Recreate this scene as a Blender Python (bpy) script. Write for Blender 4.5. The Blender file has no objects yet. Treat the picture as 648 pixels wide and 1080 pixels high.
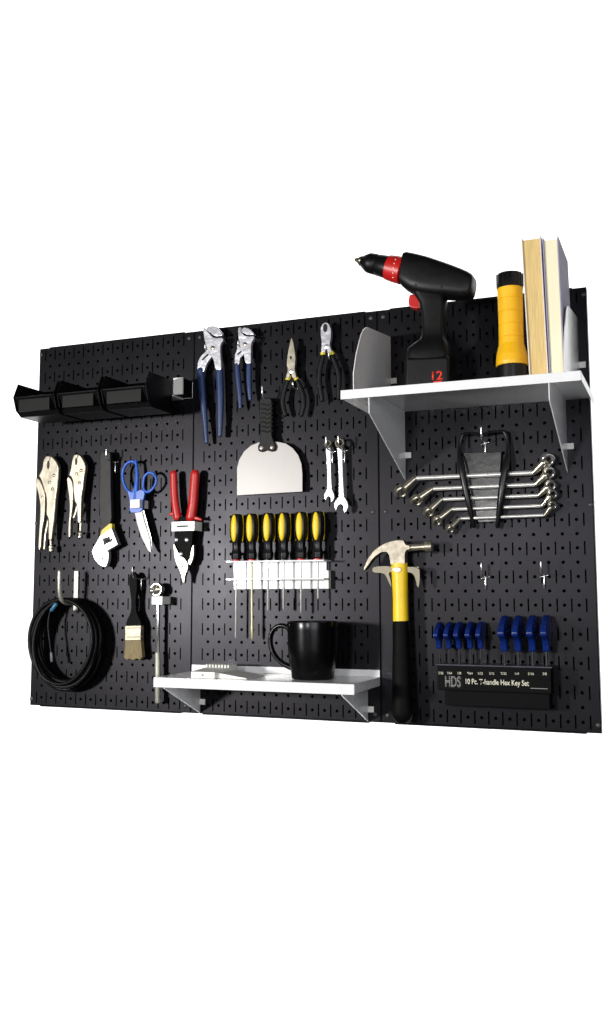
import bpy, bmesh, math, random
from mathutils import Vector, Matrix
random.seed(7)
I = 0.0254                      # everything below is in inches on the board: u right, v up, w out of the board
SC = bpy.context.scene
COL = SC.collection
def W3(u, v, w): return Vector(((u - 24) * I, -w * I, v * I + 0.8))
# ------------------------------------------------------------------ camera (solved from the board's hole grid)
R = ((0.9294690054, 0.0026402994, 0.3688907654), (-0.0423375946, 0.9941304643, 0.0995597703), (-0.3664626803, -0.1081556683, 0.9241252379))
CP = (53.78323529, 10.09841080, 69.78221747)
F, CX, CY = 1015.2549, 324.0, 512.0
def px(x, y, w):
    """board coordinates (u, v) of the point seen at photo position x, y that lies w inches in front of the board"""
    a, b, c = (x - CX) / F, (y - CY) / F, 1.0
    d = [R[0][i] * a + R[1][i] * b + R[2][i] * c for i in range(3)]
    k = (w - CP[2]) / (-d[2])
    return (CP[0] + k * d[0], CP[1] - k * d[1])
def PL(pts, w): return [px(x, y, w) for x, y in pts]
def P3(x, y, w):
    u, v = px(x, y, w); return (u, v, w)
cam = bpy.data.objects.new('camera', bpy.data.cameras.new('camera')); COL.objects.link(cam)
ax = [Vector((r[0], r[2], -r[1])) for r in R]
M = Matrix.Identity(4)
for i, vec in enumerate((ax[0], -ax[1], -ax[2])):
    for j in range(3): M[j][i] = vec[j]
M.translation = W3(*CP)
cam.matrix_world = M
cam.data.sensor_fit = 'HORIZONTAL'; cam.data.sensor_width = 36; cam.data.lens = F / 648 * 36
cam.data.shift_y = -28 / 648; cam.data.clip_end = 100; cam.data.clip_start = 0.05
SC.camera = cam
# ------------------------------------------------------------------ materials
def mat(name, col, rough=0.5, metal=0.0, spec=0.5, var=0.12, scale=60, bump=0.0, bscale=900, coat=0.0, stretch=None, rvar=0.08, bdist=0.0006):
    m = bpy.data.materials.new(name); m.use_nodes = True
    nt = m.node_tree; b = nt.nodes['Principled BSDF']
    b.inputs['Metallic'].default_value = metal; b.inputs['Specular IOR Level'].default_value = spec
    b.inputs['Coat Weight'].default_value = coat; b.inputs['Coat Roughness'].default_value = 0.08
    tc = nt.nodes.new('ShaderNodeTexCoord'); mp = nt.nodes.new('ShaderNodeMapping')
    nt.links.new(tc.outputs['Object'], mp.inputs['Vector'])
    if stretch: mp.inputs['Scale'].default_value = stretch
    n = nt.nodes.new('ShaderNodeTexNoise'); n.inputs['Scale'].default_value = scale; n.inputs['Detail'].default_value = 5
    nt.links.new(mp.outputs['Vector'], n.inputs['Vector'])
    r = nt.nodes.new('ShaderNodeValToRGB')
    r.color_ramp.elements[0].position = 0.3; r.color_ramp.elements[1].position = 0.7
    r.color_ramp.elements[0].color = (*[c * (1 - var) for c in col], 1)
    r.color_ramp.elements[1].color = (*[min(1, c * (1 + var)) for c in col], 1)
    nt.links.new(n.outputs['Fac'], r.inputs['Fac']); nt.links.new(r.outputs['Color'], b.inputs['Base Color'])
    mr = nt.nodes.new('ShaderNodeMapRange'); mr.inputs['To Min'].default_value = max(0.02, rough - rvar); mr.inputs['To Max'].default_value = rough + rvar
    nt.links.new(n.outputs['Fac'], mr.inputs['Value']); nt.links.new(mr.outputs['Result'], b.inputs['Roughness'])
    if bump:
        n2 = nt.nodes.new('ShaderNodeTexNoise'); n2.inputs['Scale'].default_value = bscale; n2.inputs['Detail'].default_value = 2
        nt.links.new(mp.outputs['Vector'], n2.inputs['Vector'])
        bp = nt.nodes.new('ShaderNodeBump'); bp.inputs['Strength'].default_value = bump; bp.inputs['Distance'].default_value = bdist
        nt.links.new(n2.outputs['Fac'], bp.inputs['Height']); nt.links.new(bp.outputs['Normal'], b.inputs['Normal'])
    return m
BOARD = mat('board_black_powder_coat', (0.004, 0.0038, 0.0048), 0.335, spec=0.2, bump=0.12, bscale=1400, rvar=0.07, scale=9)
BOARD.node_tree.nodes['Principled BSDF'].inputs['Specular Tint'].default_value = (.93, .90, 1, 1)
BACK = mat('hole_shade_black', (0.004, 0.004, 0.005), 0.9, spec=0.1)  # for the added sheet that makes the panel holes look dark
WHITE = mat('white_powder_coat', (0.82, 0.82, 0.82), 0.2, spec=0.6, var=0.02, coat=0.3, rvar=0.05)
CREAM = mat('cream_white_plastic', (0.82, 0.81, 0.76), 0.4, var=0.03)
BLACKP = mat('black_plastic', (0.005, 0.005, 0.0055), 0.32, spec=0.35, var=0.2)
BIN = mat('bin_black_plastic', (0.0025, 0.0025, 0.003), 0.36, spec=0.15, var=0.3, scale=200)
RUBBER = mat('black_rubber', (0.0045, 0.0045, 0.0045), 0.5, spec=0.22, bump=0.2)
CABLE = mat('cable_black', (0.003, 0.003, 0.0033), 0.45, spec=0.18)
GREYH = mat('dark_grey_grip', (0.012, 0.012, 0.011), 0.5, spec=0.3, bump=0.15)
STEEL = mat('bright_steel', (0.62, 0.62, 0.66), 0.33, metal=0.68, var=0.08, scale=60, bump=0.5, bscale=50, bdist=0.0025)
NICKEL = mat('warm_nickel', (0.42, 0.38, 0.30), 0.35, metal=0.85, var=0.08, scale=60, bump=0.35, bscale=28, bdist=0.003)
CHROME = mat('chrome', (0.8, 0.79, 0.76), 0.16, metal=0.9, var=0.08)
BRASSY = mat('worn_chrome', (0.5, 0.46, 0.36), 0.28, metal=0.9, var=0.12, scale=60)
DKSTEEL = mat('dark_steel', (0.03, 0.03, 0.032), 0.35, metal=0.6)
BLADE = mat('dull_blade', (.3, .29, .26), .34, metal=.9, var=.2, scale=80, bump=.35, bscale=50, bdist=.003)
SHANK = mat('satin_chrome', (.72, .71, .68), .3, metal=.6, var=.05)
SCREW = mat('dull_screw', (.07, .07, .07), .5, metal=.6)
BRUSHED = mat('brushed_steel', (0.30, 0.287, 0.275), 0.42, metal=0.35, var=0.09, scale=14, stretch=(1.5, 1, 0.6), bump=0.05)
BLUEG = mat('navy_blue_grip', (0.012, 0.03, 0.10), 0.4, var=0.15)
BLUES = mat('blue_plastic', (0.015, 0.10, 0.50), 0.35, var=0.1)
BLUEH = mat('blue_handle', (0.004, 0.018, 0.13), 0.28, spec=0.4, var=0.1)
RED = mat('red_grip', (0.50, 0.012, 0.010), 0.38, var=0.08)
YEL = mat('yellow_plastic', (0.88, 0.62, 0.01), 0.4, var=0.05)
YELT = mat('torch_yellow', (0.85, 0.46, 0.005), 0.42, var=0.08, scale=20)
YELH = mat('hammer_yellow', (0.92, 0.60, 0.006), 0.42, var=0.12, scale=30)
YELB = mat('yellow_band', (0.62, 0.5, 0.03), 0.4)
BRIST = mat('bristles', (0.22, 0.17, 0.08), 0.7, var=0.5, scale=260, stretch=(6, 2, 0.25), bump=0.5, bscale=300)
FORK = mat('dull_fork_steel', (.15, .135, .1), .4, metal=.7, var=.2)
FERR = mat('ferrule_nickel', (0.30, 0.265, 0.19), 0.4, metal=0.6, var=0.25, scale=90)
PAGET = mat('tan_pages', (0.68, 0.49, 0.2), 0.75, var=0.22, scale=60, stretch=(25, 1, 0.5), bump=0.3, bscale=200)
PAGEC = mat('cream_pages', (0.86, 0.80, 0.56), 0.75, var=0.05, scale=60, stretch=(25, 1, 0.5), bump=0.3, bscale=200)
COVW = mat('pale_cover', (0.75, 0.68, 0.60), 0.6, var=0.05)
COVG = mat('grey_purple_cover', (0.30, 0.28, 0.40), 0.65, var=0.1, bump=0.2)
TAPE = mat('blue_tape', (0.03, 0.14, 0.25), 0.4)
MATTE = mat('matte_black_plastic', (0.0022, 0.0022, 0.0022), 0.6, spec=0.08)
DRILL = mat('drill_black_plastic', (0.0035, 0.0035, 0.004), 0.42, spec=0.22, bump=0.1)
BINF = mat('bin_front_plastic', (0.004, 0.004, 0.004), 0.5, spec=0.18, var=.3, scale=120)
GAPDARK = mat('gap_shade_black', (0.004, 0.004, 0.004), 0.6)  # flat black standing in for the shade inside gaps, slots and vents
PRINT = mat('cream_print', (0.75, 0.73, 0.58), 0.6)
PRINTG = mat('grey_print', (0.28, 0.28, 0.26), 0.6)
PRINTR = mat('red_print', (0.75, 0.03, 0.01), 0.5)
MUGB = mat('black_glaze', (0.0018, 0.0018, 0.0022), 0.24, spec=0.28, rvar=0.04)
POUCH = mat('mottled_grey_plastic', (0.009, 0.009, 0.01), 0.28, var=0.6, scale=45, bump=0.5, bscale=60)
BDROP = mat('white_backdrop', (0.9, 0.9, 0.9), 0.95, spec=0.1, var=0.01, scale=2)
# ------------------------------------------------------------------ mesh builder
class G:
    def __init__(s): s.bm = bmesh.new()
    def prism(s, pts, w0, w1, taper=0.0):
        a = [s.bm.verts.new((p[0], p[1], w0)) for p in pts]
        b = [s.bm.verts.new((p[0], p[1], w1)) for p in pts]
        n = len(pts)
        s.bm.faces.new(a); s.bm.faces.new(b[::-1])
        for i in range(n): s.bm.faces.new((a[i], a[(i + 1) % n], b[(i + 1) % n], b[i]))
        return s
    def side(s, pts, u0, u1):           # polygon in (w, v), extruded along u
        a = [s.bm.verts.new((u0, p[1], p[0])) for p in pts]
        b = [s.bm.verts.new((u1, p[1], p[0])) for p in pts]
        n = len(pts)
        s.bm.faces.new(a); s.bm.faces.new(b[::-1])
        for i in range(n): s.bm.faces.new((a[i], a[(i + 1) % n], b[(i + 1) % n], b[i]))
        return s
    def box(s, u0, u1, v0, v1, w0, w1): return s.prism([(u0, v0), (u1, v0), (u1, v1), (u0, v1)], w0, w1)
    def rings(s, rings, cap=True):
        R_ = [[s.bm.verts.new(p) for p in r] for r in rings]
        n = len(R_[0])
        for A, B in zip(R_, R_[1:]):
            for i in range(n): s.bm.faces.new((A[i], A[(i + 1) % n], B[(i + 1) % n], B[i]))
        if cap:
            s.bm.faces.new(R_[0]); s.bm.faces.new(R_[-1][::-1])
        return s
    def tube(s, path, r, n=12, flat=1.0, closed=False, ends=True, smooth=0):
        P = [Vector(p) for p in path]
        rr = list(r) if isinstance(r, (list, tuple)) else [r] * len(P)
        for _ in range(smooth):           # corner cutting
            Q, q = [], []
            m = len(P)
            rng = range(m if closed else m - 1)
            if not closed: Q.append(P[0]); q.append(rr[0])
            for i in rng:
                j = (i + 1) % m
                Q += [P[i].lerp(P[j], .25), P[i].lerp(P[j], .75)]; q += [rr[i] * .75 + rr[j] * .25, rr[i] * .25 + rr[j] * .75]
            if not closed: Q.append(P[-1]); q.append(rr[-1])
            P, rr = Q, q
        if ends and not closed:
            a = (P[0] - P[1]).normalized(); b = (P[-1] - P[-2]).normalized()
            r0, r1 = rr[0], rr[-1]
            P = [P[0] + a * r0 * .8, P[0] + a * r0 * .5] + P + [P[-1] + b * r1 * .5, P[-1] + b * r1 * .8]
            rr = [r0 * .45, r0 * .82] + rr + [r1 * .82, r1 * .45]
        m = len(P); T = []
        for i in range(m):
            if closed: t = P[(i + 1) % m] - P[i - 1]
            else: t = P[min(i + 1, m - 1)] - P[max(i - 1, 0)]
            T.append(t.normalized())
        up = Vector((0, 0, 1)) if abs(T[0].z) < .9 else Vector((0, 1, 0))
        X = (up - T[0] * up.dot(T[0])).normalized(); rg = []
        for i in range(m):
            X = (X - T[i] * X.dot(T[i])).normalized(); Y = T[i].cross(X); ring = []
            for k in range(n):
                a = 2 * math.pi * k / n; o = (X * math.cos(a) + Y * math.sin(a)) * rr[i]; o.z *= flat
                ring.append(P[i] + o)
            rg.append(ring)
        if closed:
            rg.append([v.copy() for v in rg[0]]); s.rings(rg, cap=False)
        else: s.rings(rg)
        return s
    def lathe(s, c, axis, prof, n=24, flat=1.0, cap=True):
        c = Vector(c); A = Vector(axis).normalized()
        up = Vector((0, 0, 1)) if abs(A.z) < .9 else Vector((1, 0, 0))
        X = (up - A * up.dot(A)).normalized(); Y = A.cross(X); rg = []
        for t, r in prof:
            ring = []
            for k in range(n):
                a = 2 * math.pi * k / n; o = (X * math.cos(a) + Y * math.sin(a)) * r; o.z *= flat
                ring.append(c + A * t + o)
            rg.append(ring)
        return s.rings(rg, cap=cap)
    def ell(s, c, ru, rv, rw, n=20):
        prof = [(-math.cos(math.pi * k / 12), max(.02, math.sin(math.pi * k / 12))) for k in range(13)]
        rg = []
        for t, r in prof:
            rg.append([Vector((c[0] + math.cos(2 * math.pi * k / n) * r * ru, c[1] + t * rv, c[2] + math.sin(2 * math.pi * k / n) * r * rw)) for k in range(n)])
        return s.rings(rg)
    def loft(s, st, wc, n=28, e=2.0):
        rg = []
        for (x0, y0), (x1, y1), hw in st:
            a = Vector((*px(x0, y0, wc), 0)); b = Vector((*px(x1, y1, wc), 0)); c = (a + b) / 2; h = (b - a) / 2; r = []
            for k in range(n):
                t = 2 * math.pi * k / n; co, si = math.cos(t), math.sin(t)
                p = c + h * (math.copysign(abs(co) ** (2 / e), co)); r.append(Vector((p.x, p.y, wc + hw * math.copysign(abs(si) ** (2 / e), si))))
            rg.append(r)
        return s.rings(rg)
    def ring(s, c, axis, ro, ri, h, n=28):       # hollow cylinder
        c = Vector(c); A = Vector(axis).normalized()
        b = min(h * .25, (ro - ri) * .3)
        pr = [(-h / 2 + b, ro), (h / 2 - b, ro), (h / 2, ro - b), (h / 2, ri + b), (h / 2 - b, ri), (-h / 2 + b, ri), (-h / 2, ri + b), (-h / 2, ro - b), (-h / 2 + b, ro)]
        return s.lathe(c, A, pr, n, cap=False)
    def out(s, name, m, parent=None, bevel=0.0, smooth=True, org=None, angle=35, seg=2):
        bm = s.bm
        bmesh.ops.remove_doubles(bm, verts=bm.verts, dist=1e-5)
        bmesh.ops.recalc_face_normals(bm, faces=bm.faces)
        me = bpy.data.meshes.new(name)
        o0 = Vector(parent['org']) if parent and 'org' in parent.keys() else (Vector(org) if org else Vector((0, 0, 0)))
        for v in bm.verts:
            p = v.co - o0
            v.co = Vector((p.x * I, -p.z * I, p.y * I))
        # (u,v,w)->(x,z,-y) keeps handedness
        bm.to_mesh(me); bm.free()
        me.materials.append(m)
        ob = bpy.data.objects.new(name, me); COL.objects.link(ob)
        ob['org'] = tuple(o0)
        if parent: ob.parent = parent
        else: ob.location = W3(*o0) 
        if bevel:
            md = ob.modifiers.new('bevel', 'BEVEL'); md.width = bevel * I; md.segments = seg; md.limit_method = 'ANGLE'; md.angle_limit = math.radians(angle)
            md.harden_normals = True
        if smooth:
            for p in me.polygons: p.use_smooth = True
            me.set_sharp_from_angle(angle=math.radians(38))
        return ob
def thing(name, org, label, cat, group=None):
    o = bpy.data.objects.new(name, None); COL.objects.link(o)
    o.location = W3(*org); o['org'] = tuple(org); o['label'] = label; o['category'] = cat
    o.empty_display_size = .02
    if group: o['group'] = group
    return o
def copy_child(ch, parent):
    d = ch.copy(); COL.objects.link(d); d.parent = parent
    for e in list(ch.children): copy_child(e, d)
    return d
def copy_tree(root, org, label):
    c = root.copy(); COL.objects.link(c); c.location = W3(*org); c['org'] = tuple(org); c['label'] = label
    for ch in list(root.children): copy_child(ch, c)
    return c
def circ(c, r, n=16, ry=None): return [(c[0] + r * math.cos(2 * math.pi * k / n), c[1] + (ry or r) * math.sin(2 * math.pi * k / n)) for k in range(n)]
def smooth_poly(p, it=1):
    for _ in range(it):
        q = []
        for i in range(len(p)):
            a, b = p[i], p[(i + 1) % len(p)]
            q += [(a[0] * .8 + b[0] * .2, a[1] * .8 + b[1] * .2), (a[0] * .2 + b[0] * .8, a[1] * .2 + b[1] * .8)]
        p = q
    return p
def text(s, name, cu, cv, w, h, m, parent, width=None, bold=0.0, thick=0.01):
    c = bpy.data.curves.new('t', 'FONT'); c.body = s; c.size = 1.0; c.align_x = 'LEFT'; c.align_y = 'BOTTOM_BASELINE'; c.extrude = 0.0; c.offset = bold
    t = bpy.data.objects.new('t', c); COL.objects.link(t)
    bpy.context.view_layer.update()
    me = bpy.data.meshes.new_from_object(t.evaluated_get(bpy.context.evaluated_depsgraph_get()))
    bpy.data.objects.remove(t)
    xs = [v.co.x for v in me.vertices]; ys = [v.co.y for v in me.vertices]
    x0, x1, y0, y1 = min(xs), max(xs), min(ys), max(ys)
    sy = h / (y1 - y0); sx = (width / (x1 - x0)) if width else sy
    o0 = Vector(parent['org'])
    for v in me.vertices:
        u = cu + (v.co.x - (x0 + x1) / 2) * sx - o0.x; vv = cv + (v.co.y - (y0 + y1) / 2) * sy - o0.y
        v.co = Vector((u * I, -(w - o0.z) * I, vv * I))
    me.materials.clear(); me.materials.append(m)
    ob = bpy.data.objects.new(name, me); COL.objects.link(ob); ob.parent = parent
    md = ob.modifiers.new('thick', 'SOLIDIFY'); md.thickness = thick * I; md.offset = 0
    return ob
# ------------------------------------------------------------------ the perforated panels
E0 = 0.3
def panel_mesh(u0, u1, v0, v1, hu):
    """sheet with round holes between columns of one inch slots; hu = integer slot columns"""
    g = G(); bm = g.bm; C = {}
    def V(u, v, w=0.0):
        k = (round(u, 4), round(v, 4), round(w, 4))
        if k not in C: C[k] = bm.verts.new(k)
        return C[k]
    def f(*p):
        try: bm.faces.new([V(*q) for q in p])
        except ValueError: pass
    ch = .07; a, b, c, d = u0 + ch, u1 - ch, v0 + ch, v1 - ch
    D = -.08; sw = .055; hr = .125; N = 12
    L, Rr = hu[0] - sw, hu[-1] + sw
    # frame
    f((a, c), (b, c), (b, .5), (a, .5)); f((a, 31.5), (b, 31.5), (b, d), (a, d))
    f((a, .5), (L, .5), (L, 31.5), (a, 31.5)); f((Rr, .5), (b, .5), (b, 31.5), (Rr, 31.5))
    for s_ in hu:
        x0, x1 = s_ - sw, s_ + sw
        for j in range(1, 32):
            if j % 2 == 0: f((x0, j - .5), (x1, j - .5), (x1, j + .5), (x0, j + .5))
            else:
                m_ = .03
                f((x0, j - .5), (x1, j - .5), (x1, j - .5 + m_), (x0, j - .5 + m_)); f((x0, j + .5 - m_), (x1, j + .5 - m_), (x1, j + .5), (x0, j + .5))
                q = [(x0, j - .5 + m_), (x1, j - .5 + m_), (x1, j + .5 - m_), (x0, j + .5 - m_)]
                for i in range(4):
                    p, r = q[i], q[(i + 1) % 4]; f((*p, 0), (*r, 0), (*r, D), (*p, D))
    for s_ in hu[:-1]:
        x0, x1, xm = s_ + sw, s_ + 1 - sw, s_ + .5
        for j in range(1, 32):
            h = [(xm + hr * math.sin(2 * math.pi * k / N), j + hr * math.cos(2 * math.pi * k / N)) for k in range(N)]
            f((xm, j + .5), *[h[k] for k in range(0, N // 2 + 1)], (xm, j - .5), (x1, j - .5), (x1, j + .5))
            f((xm, j - .5), *[h[k % N] for k in range(N // 2, N + 1)], (xm, j + .5), (x0, j + .5), (x0, j - .5))
            for k in range(N):
                p, r = h[k], h[(k + 1) % N]; f((*p, 0), (*r, 0), (*r, D), (*p, D))
    # rolled edge and flanges
    o = [(a, c), (b, c), (b, d), (a, d)]; e = [(u0, v0), (u1, v0), (u1, v1), (u0, v1)]
    for i in range(4):
        j = (i + 1) % 4
        f((*o[i], 0), (*o[j], 0), (*e[j], -ch), (*e[i], -ch)); f((*e[i], -ch), (*e[j], -ch), (*e[j], -.75), (*e[i], -.75))
    return g
for k, nm in enumerate(('left panel behind the black bins, locking pliers and cable', 'middle panel behind the screwdrivers and the black mug', 'right panel behind the hammer, offset wrenches and hex key stand')):
    uo = 16 * k; u0 = uo + (E0 if k == 0 else .003); u1 = uo + 16 - (E0 if k == 2 else .003); v0, v1 = E0, 32 - E0
    t = thing('pegboard_panel', (uo + 8, v0, 0), 'black perforated steel ' + nm, 'pegboard', 'black pegboard panels side by side')
    g = panel_mesh(u0, u1, v0, v1, [uo + i for i in range(1, 16)])
    ob = g.out('perforated_sheet', BOARD, t, smooth=False)
    G().box(u0 + .002, u1 - .002, v0 + .002, v1 - .002, -.745, -.70).out('shade_sheet', BACK, t, smooth=False)  # added black sheet, keeps the bright backdrop from showing through the holes
    G().box(u0 + 1, u1 - 1, v1 - .02, v1 + .09, -.7, -.1).out('edge_flange', BOARD, t, bevel=.03)
    G().box(u0 + 1, u1 - 1, v0 - .09, v0 + .02, -.7, -.1).out('edge_flange', BOARD, t, bevel=.03)
    for su in (uo + .5, uo + 15.5):
        for sv in (v0 + .55, 16, v1 - .55):
            G().lathe((su, sv, -.0), (0, 0, 1), [(0.002, .17), (.04, .17), (.09, .11), (.1, .02)], 16).out('screw', SCREW, t)
# ------------------------------------------------------------------ small chrome peg hooks
def hook_build(org, label, g_='small chrome peg hooks'):
    t = thing('peg_hook', org, label, 'peg hook', g_)
    u, v, w = org
    G().tube([(u, v + .02, .1), (u, v + .06, 1.2), (u, v + .3, 1.48), (u, v + .95, 1.52)], .065, 10, smooth=2).out('prong', CHROME, t)
    G().tube([(u, v - .85, .1), (u, v + .05, .1)], .07, 10).tube([(u - .28, v - .1, .1), (u + .28, v + .04, .1)], .06, 10).out('base_clip', CHROME, t)
    return t
hk = None
def hook_px(x, y, label):
    """hook whose prong starts to rise at x, y in the photo"""
    global hk
    u, v = px(x, y, 1.5); org = (u, v - .3, .1)
    if hk is None: hk = hook_build(org, label)
    else: copy_tree(hk, org, label)
hook_px(508.2, 604, 'empty chrome peg hook above the gap in the row of blue hex keys')
hook_px(571, 602.5, 'empty chrome peg hook above the large blue hex keys, near the board edge')
hook_px(112, 482, 'chrome peg hook holding the adjustable wrench by its handle end')
hook_px(276.5, 416, 'chrome peg hook holding the wide drywall knife')
hook_px(139.6, 607, 'chrome peg hook holding the paint brush')
hook_px(344, 470, 'chrome peg hook inside the ring of the smaller combination wrench')
hook_px(357, 469, 'chrome peg hook inside the ring of the larger combination wrench')
hook_px(507.8, 460, 'chrome peg hook holding the rack of offset wrenches')
sh0 = None
def short_hook(x, y, label):
    global sh0
    u, v = px(x, y, 1.1)
    if sh0 is None:
        sh0 = thing('peg_hook', (u, v, .1), label, 'peg hook', 'small chrome peg hooks')
        G().tube([(u, v, .05), (u, v, .9), (u, v + .12, 1.08), (u, v + .42, 1.12)], .06, 10, smooth=2).out('prong', CHROME, sh0)
        G().tube([(u, v - .02, .04), (u, v + .6, .08)], .06, 8).out('base_clip', CHROME, sh0)
    else: copy_tree(sh0, (u, v, .1), label)
short_hook(309, 408.5, 'chrome peg hook between the handles of the needle nose pliers')
short_hook(346.8, 378, 'chrome peg hook between the handles of the diagonal cutters')
short_hook(216.2, 369, 'chrome peg hook at the head of the larger blue handled groove joint pliers')
short_hook(251.3, 365, 'chrome peg hook at the head of the smaller blue handled groove joint pliers')
# ------------------------------------------------------------------ bins on their rail
t = thing('bin_rail', (9, 26, .1), 'white steel hanging rail behind the black bins, its bare end showing at their right', 'rail')
G().box(2.6, 15.95, 26.0, 27.35, .08, .16).out('back_plate', WHITE, t, bevel=.02)
G().box(15.12, 15.93, 26.02, 27.38, .17, 1.66).out('end_shade_block', BIN, t)  # black block put in where the white rail's end lies in shade
G().box(15.1, 15.95, 26.0, 27.4, 1.68, 1.88).out('end_plate', CREAM, t, bevel=.02)
G().box(2.8, 15.1, 25.9, 26.0, .16, 1.85).out('ledge', WHITE, t, bevel=.02)
def bin_build(u0, u1, label):
    t = thing('storage_bin', ((u0 + u1) / 2, 24.45, 3.8), label, 'storage bin', 'black plastic bins in a row')
    b0 = 1.95; wl = .09
    prof = [(b0, 24.45), (4.95, 24.45), (5.65, 24.9), (6.05, 25.98), (5.5, 27.2), (b0, 27.2)]
    G().side(prof, u0, u0 + wl).out('side_wall', BIN, t, bevel=.03); G().side(prof, u1 - wl, u1).out('side_wall', BIN, t, bevel=.03)
    G().box(u0 + wl, u1 - wl, 24.45, 24.55, b0, 5.0).out('bottom', BIN, t)
    G().box(u0 + wl, u1 - wl, 24.5, 27.2, b0, b0 + .09).out('back_wall', BIN, t)
    g = G(); g.side([(4.95, 24.46), (5.1, 24.46), (5.95, 25.95), (5.9, 26.0), (5.82, 25.95)], u0 + wl, u1 - wl)
    g.box(u0 + .15, u1 - .15, 25.88, 25.99, 5.82, 6.04); g.out('front_lip', BIN, t, bevel=.02)
    G().box(u0 + .5, u1 - .5, 24.78, 25.78, 5.6, 5.92).out('label_slot', BINF, t, bevel=.03)
    G().box(u0 + .02, u1 - .02, 27.12, 27.28, b0 - .05, 5.1).out('rim', BIN, t, bevel=.02) if False else None
    return t
bin_build(2.4, 6.45, 'black plastic bin at the left end of the row, hanging past the board edge')
bin_build(6.7, 10.65, 'black plastic bin in the middle of the row of three')
bin_build(10.9, 15.05, 'black plastic bin at the right end of the row, next to the white rail end')
# ------------------------------------------------------------------ locking pliers
def locking(name_label, body, lever, hole, rivets, knob, sh, kr, link, w=.75):
    o = px(body[0][0], body[-1][1], w)
    t = thing('locking_pliers', (o[0], o[1], w), name_label, 'locking pliers', 'nickel locking pliers')
    G().prism(smooth_poly(PL(body, w)), w - .22, w + .22).out('body', NICKEL, t, bevel=.15, seg=4)
    G().prism(smooth_poly(PL(lever, w)), w - .18, w + .26).out('lever', NICKEL, t, bevel=.12, seg=4)
    G().prism(circ(px(hole[0], hole[1], w), hole[2] / 12, 18, hole[3] / 12), w + .2, w + .235).out('jaw_gap', GAPDARK, t)
    hx, hy = hole[0], hole[1]
    G().tube([P3(hx, hy - hole[3], w + .215), P3(hx + .3, body[1][1] + .6, w + .215)], .045, 6, flat=.5).out('jaw_slit', GAPDARK, t)
    for rx, ry in rivets:
        c = px(rx, ry, w); G().lathe((c[0], c[1], w + .2), (0, 0, 1), [(0, .14), (.06, .14), (.09, .1), (.1, .02)], 16).out('rivet', NICKEL, t)
    c = P3(*knob, w); a = P3(*sh, w); d = (Vector(c) - Vector(a)).normalized()
    G().lathe(a, d, [(-.7, .13), (.2, .13)], 14).out('screw_shaft', NICKEL, t)
    k = G().lathe(c, d, [(-.28, .18), (-.22, kr), (-.05, kr), (0, kr * .8), (.05, kr), (.2, kr), (.26, kr * .7)], 18).out('screw_knob', NICKEL, t)
    G().tube([P3(x, y, w + .05) for x, y in link], .1, 8, flat=.6).out('release_lever', NICKEL, t)
locking('larger nickel locking pliers hanging at the left edge of the board',
    [(49.2, 481.1), (52.6, 480.2), (57, 481.7), (61.4, 487.2), (63.7, 492.2), (63.1, 503.3), (62, 514.4), (60.3, 527.8), (58.7, 547.8), (57, 558.9), (56.2, 570), (52, 570.6), (52, 556.7), (52.4, 547.8), (49.8, 542.2), (50.3, 532), (49.8, 523.3), (46.4, 512.2), (43.7, 504.4), (41.4, 503.3), (45.9, 493.9), (46.4, 486.7)],
    [(38.9, 505.6), (40.3, 503.9), (43.7, 505.6), (47.0, 513.3), (49.4, 521), (49.2, 532.2), (48.7, 545.6), (46.2, 558.9), (44.5, 581), (41.8, 580), (42.6, 564.4), (43.7, 547.8), (44.2, 532.2), (41.4, 517.8), (38.9, 510)],
    (52.6, 490.6, 1.7, 4.6), [(54.2, 508.9), (58.7, 501.7), (57, 516.1), (47, 524.4)], (54.2, 579), (53.9, 573), .25, [(50.5, 549), (47.5, 565), (46.5, 579)])
locking('smaller nickel locking pliers hanging between the larger pair and the adjustable wrench',
    [(79.2, 479.4), (83.1, 478.7), (87, 480.6), (90.9, 487.8), (92, 492.2), (90.3, 503.3), (89.2, 514.4), (87.6, 523.3), (87, 536.7), (86.7, 552.2), (82.9, 552.2), (82.6, 541), (82, 532.2), (79.8, 528.9), (78.7, 518.9), (78.1, 507.8), (75.9, 502.8), (73.7, 502.2), (75.9, 494.4), (77, 485.6)],
    [(72, 504.4), (74.2, 502.9), (77.6, 506.7), (78.8, 514.4), (78.8, 525.6), (78.2, 536.7), (76.2, 550), (76, 567), (73.7, 567), (74, 552.2), (75.3, 538.9), (74.8, 525.6), (73.1, 514.4)],
    (82, 486.9, 1.5, 3.9), [(87.3, 496.4), (85.5, 509.5), (82.5, 500)], (84.8, 564.4), (85.1, 557.8), .22, [(81, 534), (79.5, 541), (77.6, 546)])
# ------------------------------------------------------------------ adjustable wrench
w = .7; o = px(113, 600, w)
t = thing('adjustable_wrench', (*o, w), 'adjustable wrench with long dark grey handle and bright white steel jaws hanging head down', 'wrench')
G().prism(smooth_poly(PL([(107, 479), (109, 476.5), (116, 476.5), (118.3, 478.5), (118.6, 516), (119.6, 554), (108, 563), (106, 540), (106.5, 510)], w)), w - .2, w + .24).out('handle', GREYH, t, bevel=.1, seg=3)
G().prism(PL([(107.3, 564.5), (108.9, 559.2), (117, 552.4), (119.8, 552.4), (120, 558.5), (108.3, 566.5)], w), w - .21, w + .255).out('yellow_collar', YELB, t, bevel=.04)
G().prism(PL([(107.6, 565), (119.8, 557), (126.5, 574.5), (115.8, 580.8), (108, 583), (100.7, 584), (98.5, 583), (100.7, 577), (104.5, 570.8)], w), w - .24, w + .3).out('head', STEEL, t, bevel=.05, seg=3)
G().prism(smooth_poly(PL([(98.2, 581.4), (104, 580.5), (115.8, 580), (116.2, 587), (115.8, 592), (113.3, 599), (106.4, 596.6), (100.7, 589.6)], w)), w - .2, w + .24).out('movable_jaw', STEEL, t, bevel=.05, seg=3)
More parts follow.
